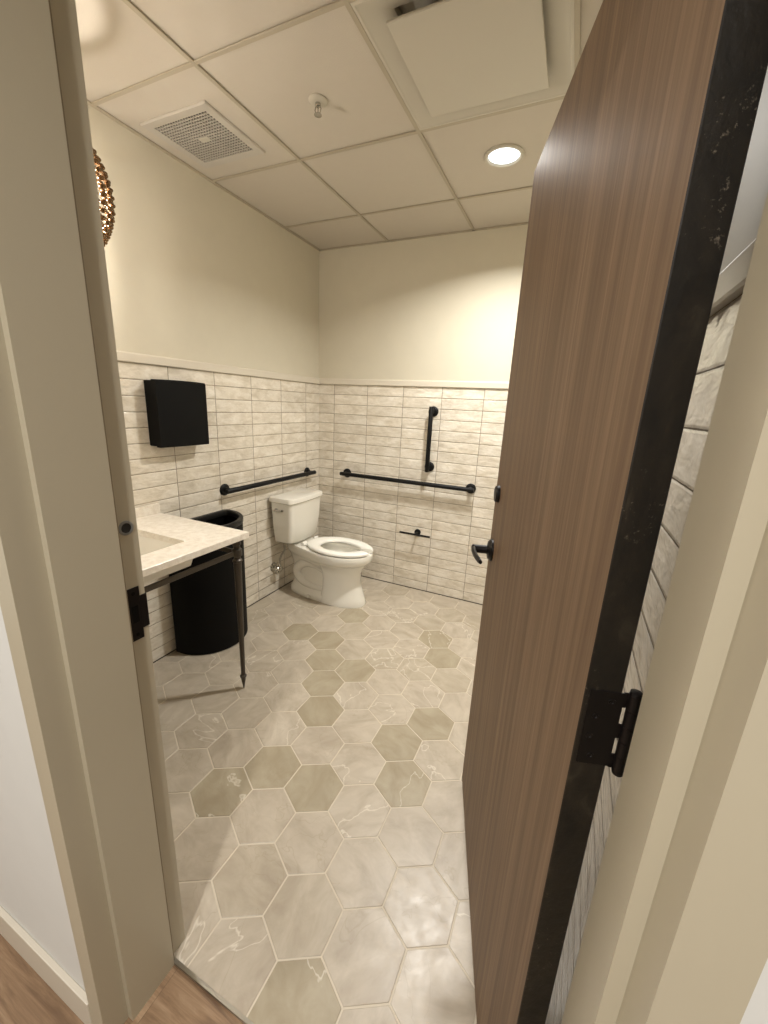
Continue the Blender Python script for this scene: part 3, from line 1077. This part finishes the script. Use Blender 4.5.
bm = bmesh.new()
loft(bm, [tank_ring(0.075, 0.170, 0.080, 0.405, r=0.03), tank_ring(0.070, 0.176, 0.086, 0.432, r=0.03), tank_ring(0.040, 0.192, 0.168, 0.434, r=0.04), tank_ring(0.033, 0.201, 0.180, 0.446, r=0.035),
          tank_ring(0.026, 0.212, 0.192, 0.58, r=0.03), tank_ring(0.022, 0.219, 0.201, 0.746, r=0.028)])
link('tank', bm, M['porcelain'], to, 40)
bm = bmesh.new()
loft(bm, [tank_ring(0.020, 0.222, 0.204, 0.7465, r=0.03), tank_ring(0.014, 0.231, 0.213, 0.754, r=0.03), tank_ring(0.014, 0.231, 0.213, 0.778, r=0.03),
          tank_ring(0.018, 0.227, 0.209, 0.786, r=0.03), tank_ring(0.034, 0.211, 0.193, 0.790, r=0.03)])
link('tank_lid', bm, M['porcelain'], to, 40)
bm = bmesh.new()
lathe(bm, [(0, -0.004), (0.014, -0.004), (0.014, 0.006), (0.009, 0.010), (0.008, 0.018)], (0.075, -0.197, 0.694), (0, -1, 0), 20)
tube(bm, [(0.068, -0.219, 0.694), (0.075, -0.220, 0.694), (0.115, -0.222, 0.697), (0.150, -0.222, 0.701), (0.156, -0.221, 0.7015)], [0.006, 0.0085, 0.007, 0.008, 0.005], 12)
link('flush_lever', bm, M['chrome'], to, 40)

# water supply
ws = tag(empty('supply_valve', (0, -0.625, 0.215)), 'chrome water shut-off valve and hose on the wall beside the toilet', 'valve')
bm = bmesh.new()
lathe(bm, [(0, 0), (0.036, 0), (0.036, 0.004), (0.024, 0.011), (0.012, 0.013), (0.011, 0.045), (0.018, 0.047), (0.018, 0.080), (0.013, 0.083), (0, 0.083)], (0, 0, 0), (1, 0, 0), 24)
lathe(bm, [(0.011, 0), (0.011, 0.018), (0.007, 0.022), (0.0065, 0.030)], (0.062, 0, 0.008), (0, 0, 1), 16)
link('valve_body', bm, M['chrome'], ws, 40)
bm = bmesh.new()
lathe(bm, [(0, 0.0), (0.006, 0.0), (0.006, 0.012), (0.020, 0.014), (0.024, 0.020), (0.020, 0.030), (0, 0.032)], (0.062, -0.012, 0), (0, -1, 0), 16)
link('valve_knob', bm, M['chrome'], ws, 40)
bm = bmesh.new()
hp = [(0.062, 0, 0.035), (0.064, 0.0, 0.075), (0.080, 0.006, 0.115), (0.100, 0.016, 0.150), (0.104, 0.020, 0.188)]
tube(bm, hp, 0.0075, 10)
link('hose', bm, M['steel'], ws, 60)

# ------------------------------------------------------------------ beaded pendant
pn = tag(empty('beaded_pendant_light', (PEND.x, PEND.y, PZ)), 'round gold beaded pendant lamp by the left wall, half hidden by the door frame', 'pendant light')
dz = PEND.z - PZ
bm = bmesh.new()
lathe(bm, [(0, 0), (0.06, 0), (0.06, -0.012), (0.050, -0.022), (0.012, -0.026), (0, -0.026)])
link('canopy', bm, M['gold'], pn, 40)
bm = bmesh.new()
tube(bm, [(0, 0, -0.02), (0, 0, dz + 0.10)], 0.005, 10)
lathe(bm, [(0, 0.105), (0.018, 0.10), (0.020, 0.055), (0.012, 0.05)], (0, 0, dz), n=16)
link('rod', bm, M['gold'], pn, 40)
bm = bmesh.new()
bmesh.ops.create_uvsphere(bm, u_segments=20, v_segments=14, radius=0.026, matrix=Matrix.Translation((0, 0, dz + 0.02)))
bulb = link('bulb', bm, M['bulb'], pn, 60)
GR, GZ = 0.174, 0.204
for lat in (62, -62):
    bm = bmesh.new()
    zc, rc = GZ * sin(radians(lat)), GR * cos(radians(lat))
    ring_ = [Vector((rc * cos(2 * pi * k / 40), rc * sin(2 * pi * k / 40), dz + zc)) for k in range(41)]
    tube(bm, ring_, 0.006, 8)
    link('hoop', bm, M['gold'], pn, 60)
bm = bmesh.new()
nb = 20
for k in range(nb):
    la = radians(-60 + 120 * k / (nb - 1))
    c_ = Vector((GR * cos(la), 0, GZ * sin(la)))
    mt = Matrix.Translation(c_) @ Matrix.Rotation(-la, 4, 'Y') @ Matrix.Rotation(radians(28), 4, 'X') @ Matrix.Diagonal((0.010, 0.0135, 0.0075, 1))
    bmesh.ops.create_icosphere(bm, subdivisions=2, radius=1.0, matrix=mt)
s0 = link('bead_strand', bm, M['gold'], pn, 60)
s0.location = (0, 0, dz)
NS = 26
for k in range(1, NS):
    c = s0.copy()
    COL.objects.link(c)
    c.parent = pn
    c.rotation_euler = (0, 0, 2 * pi * k / NS)
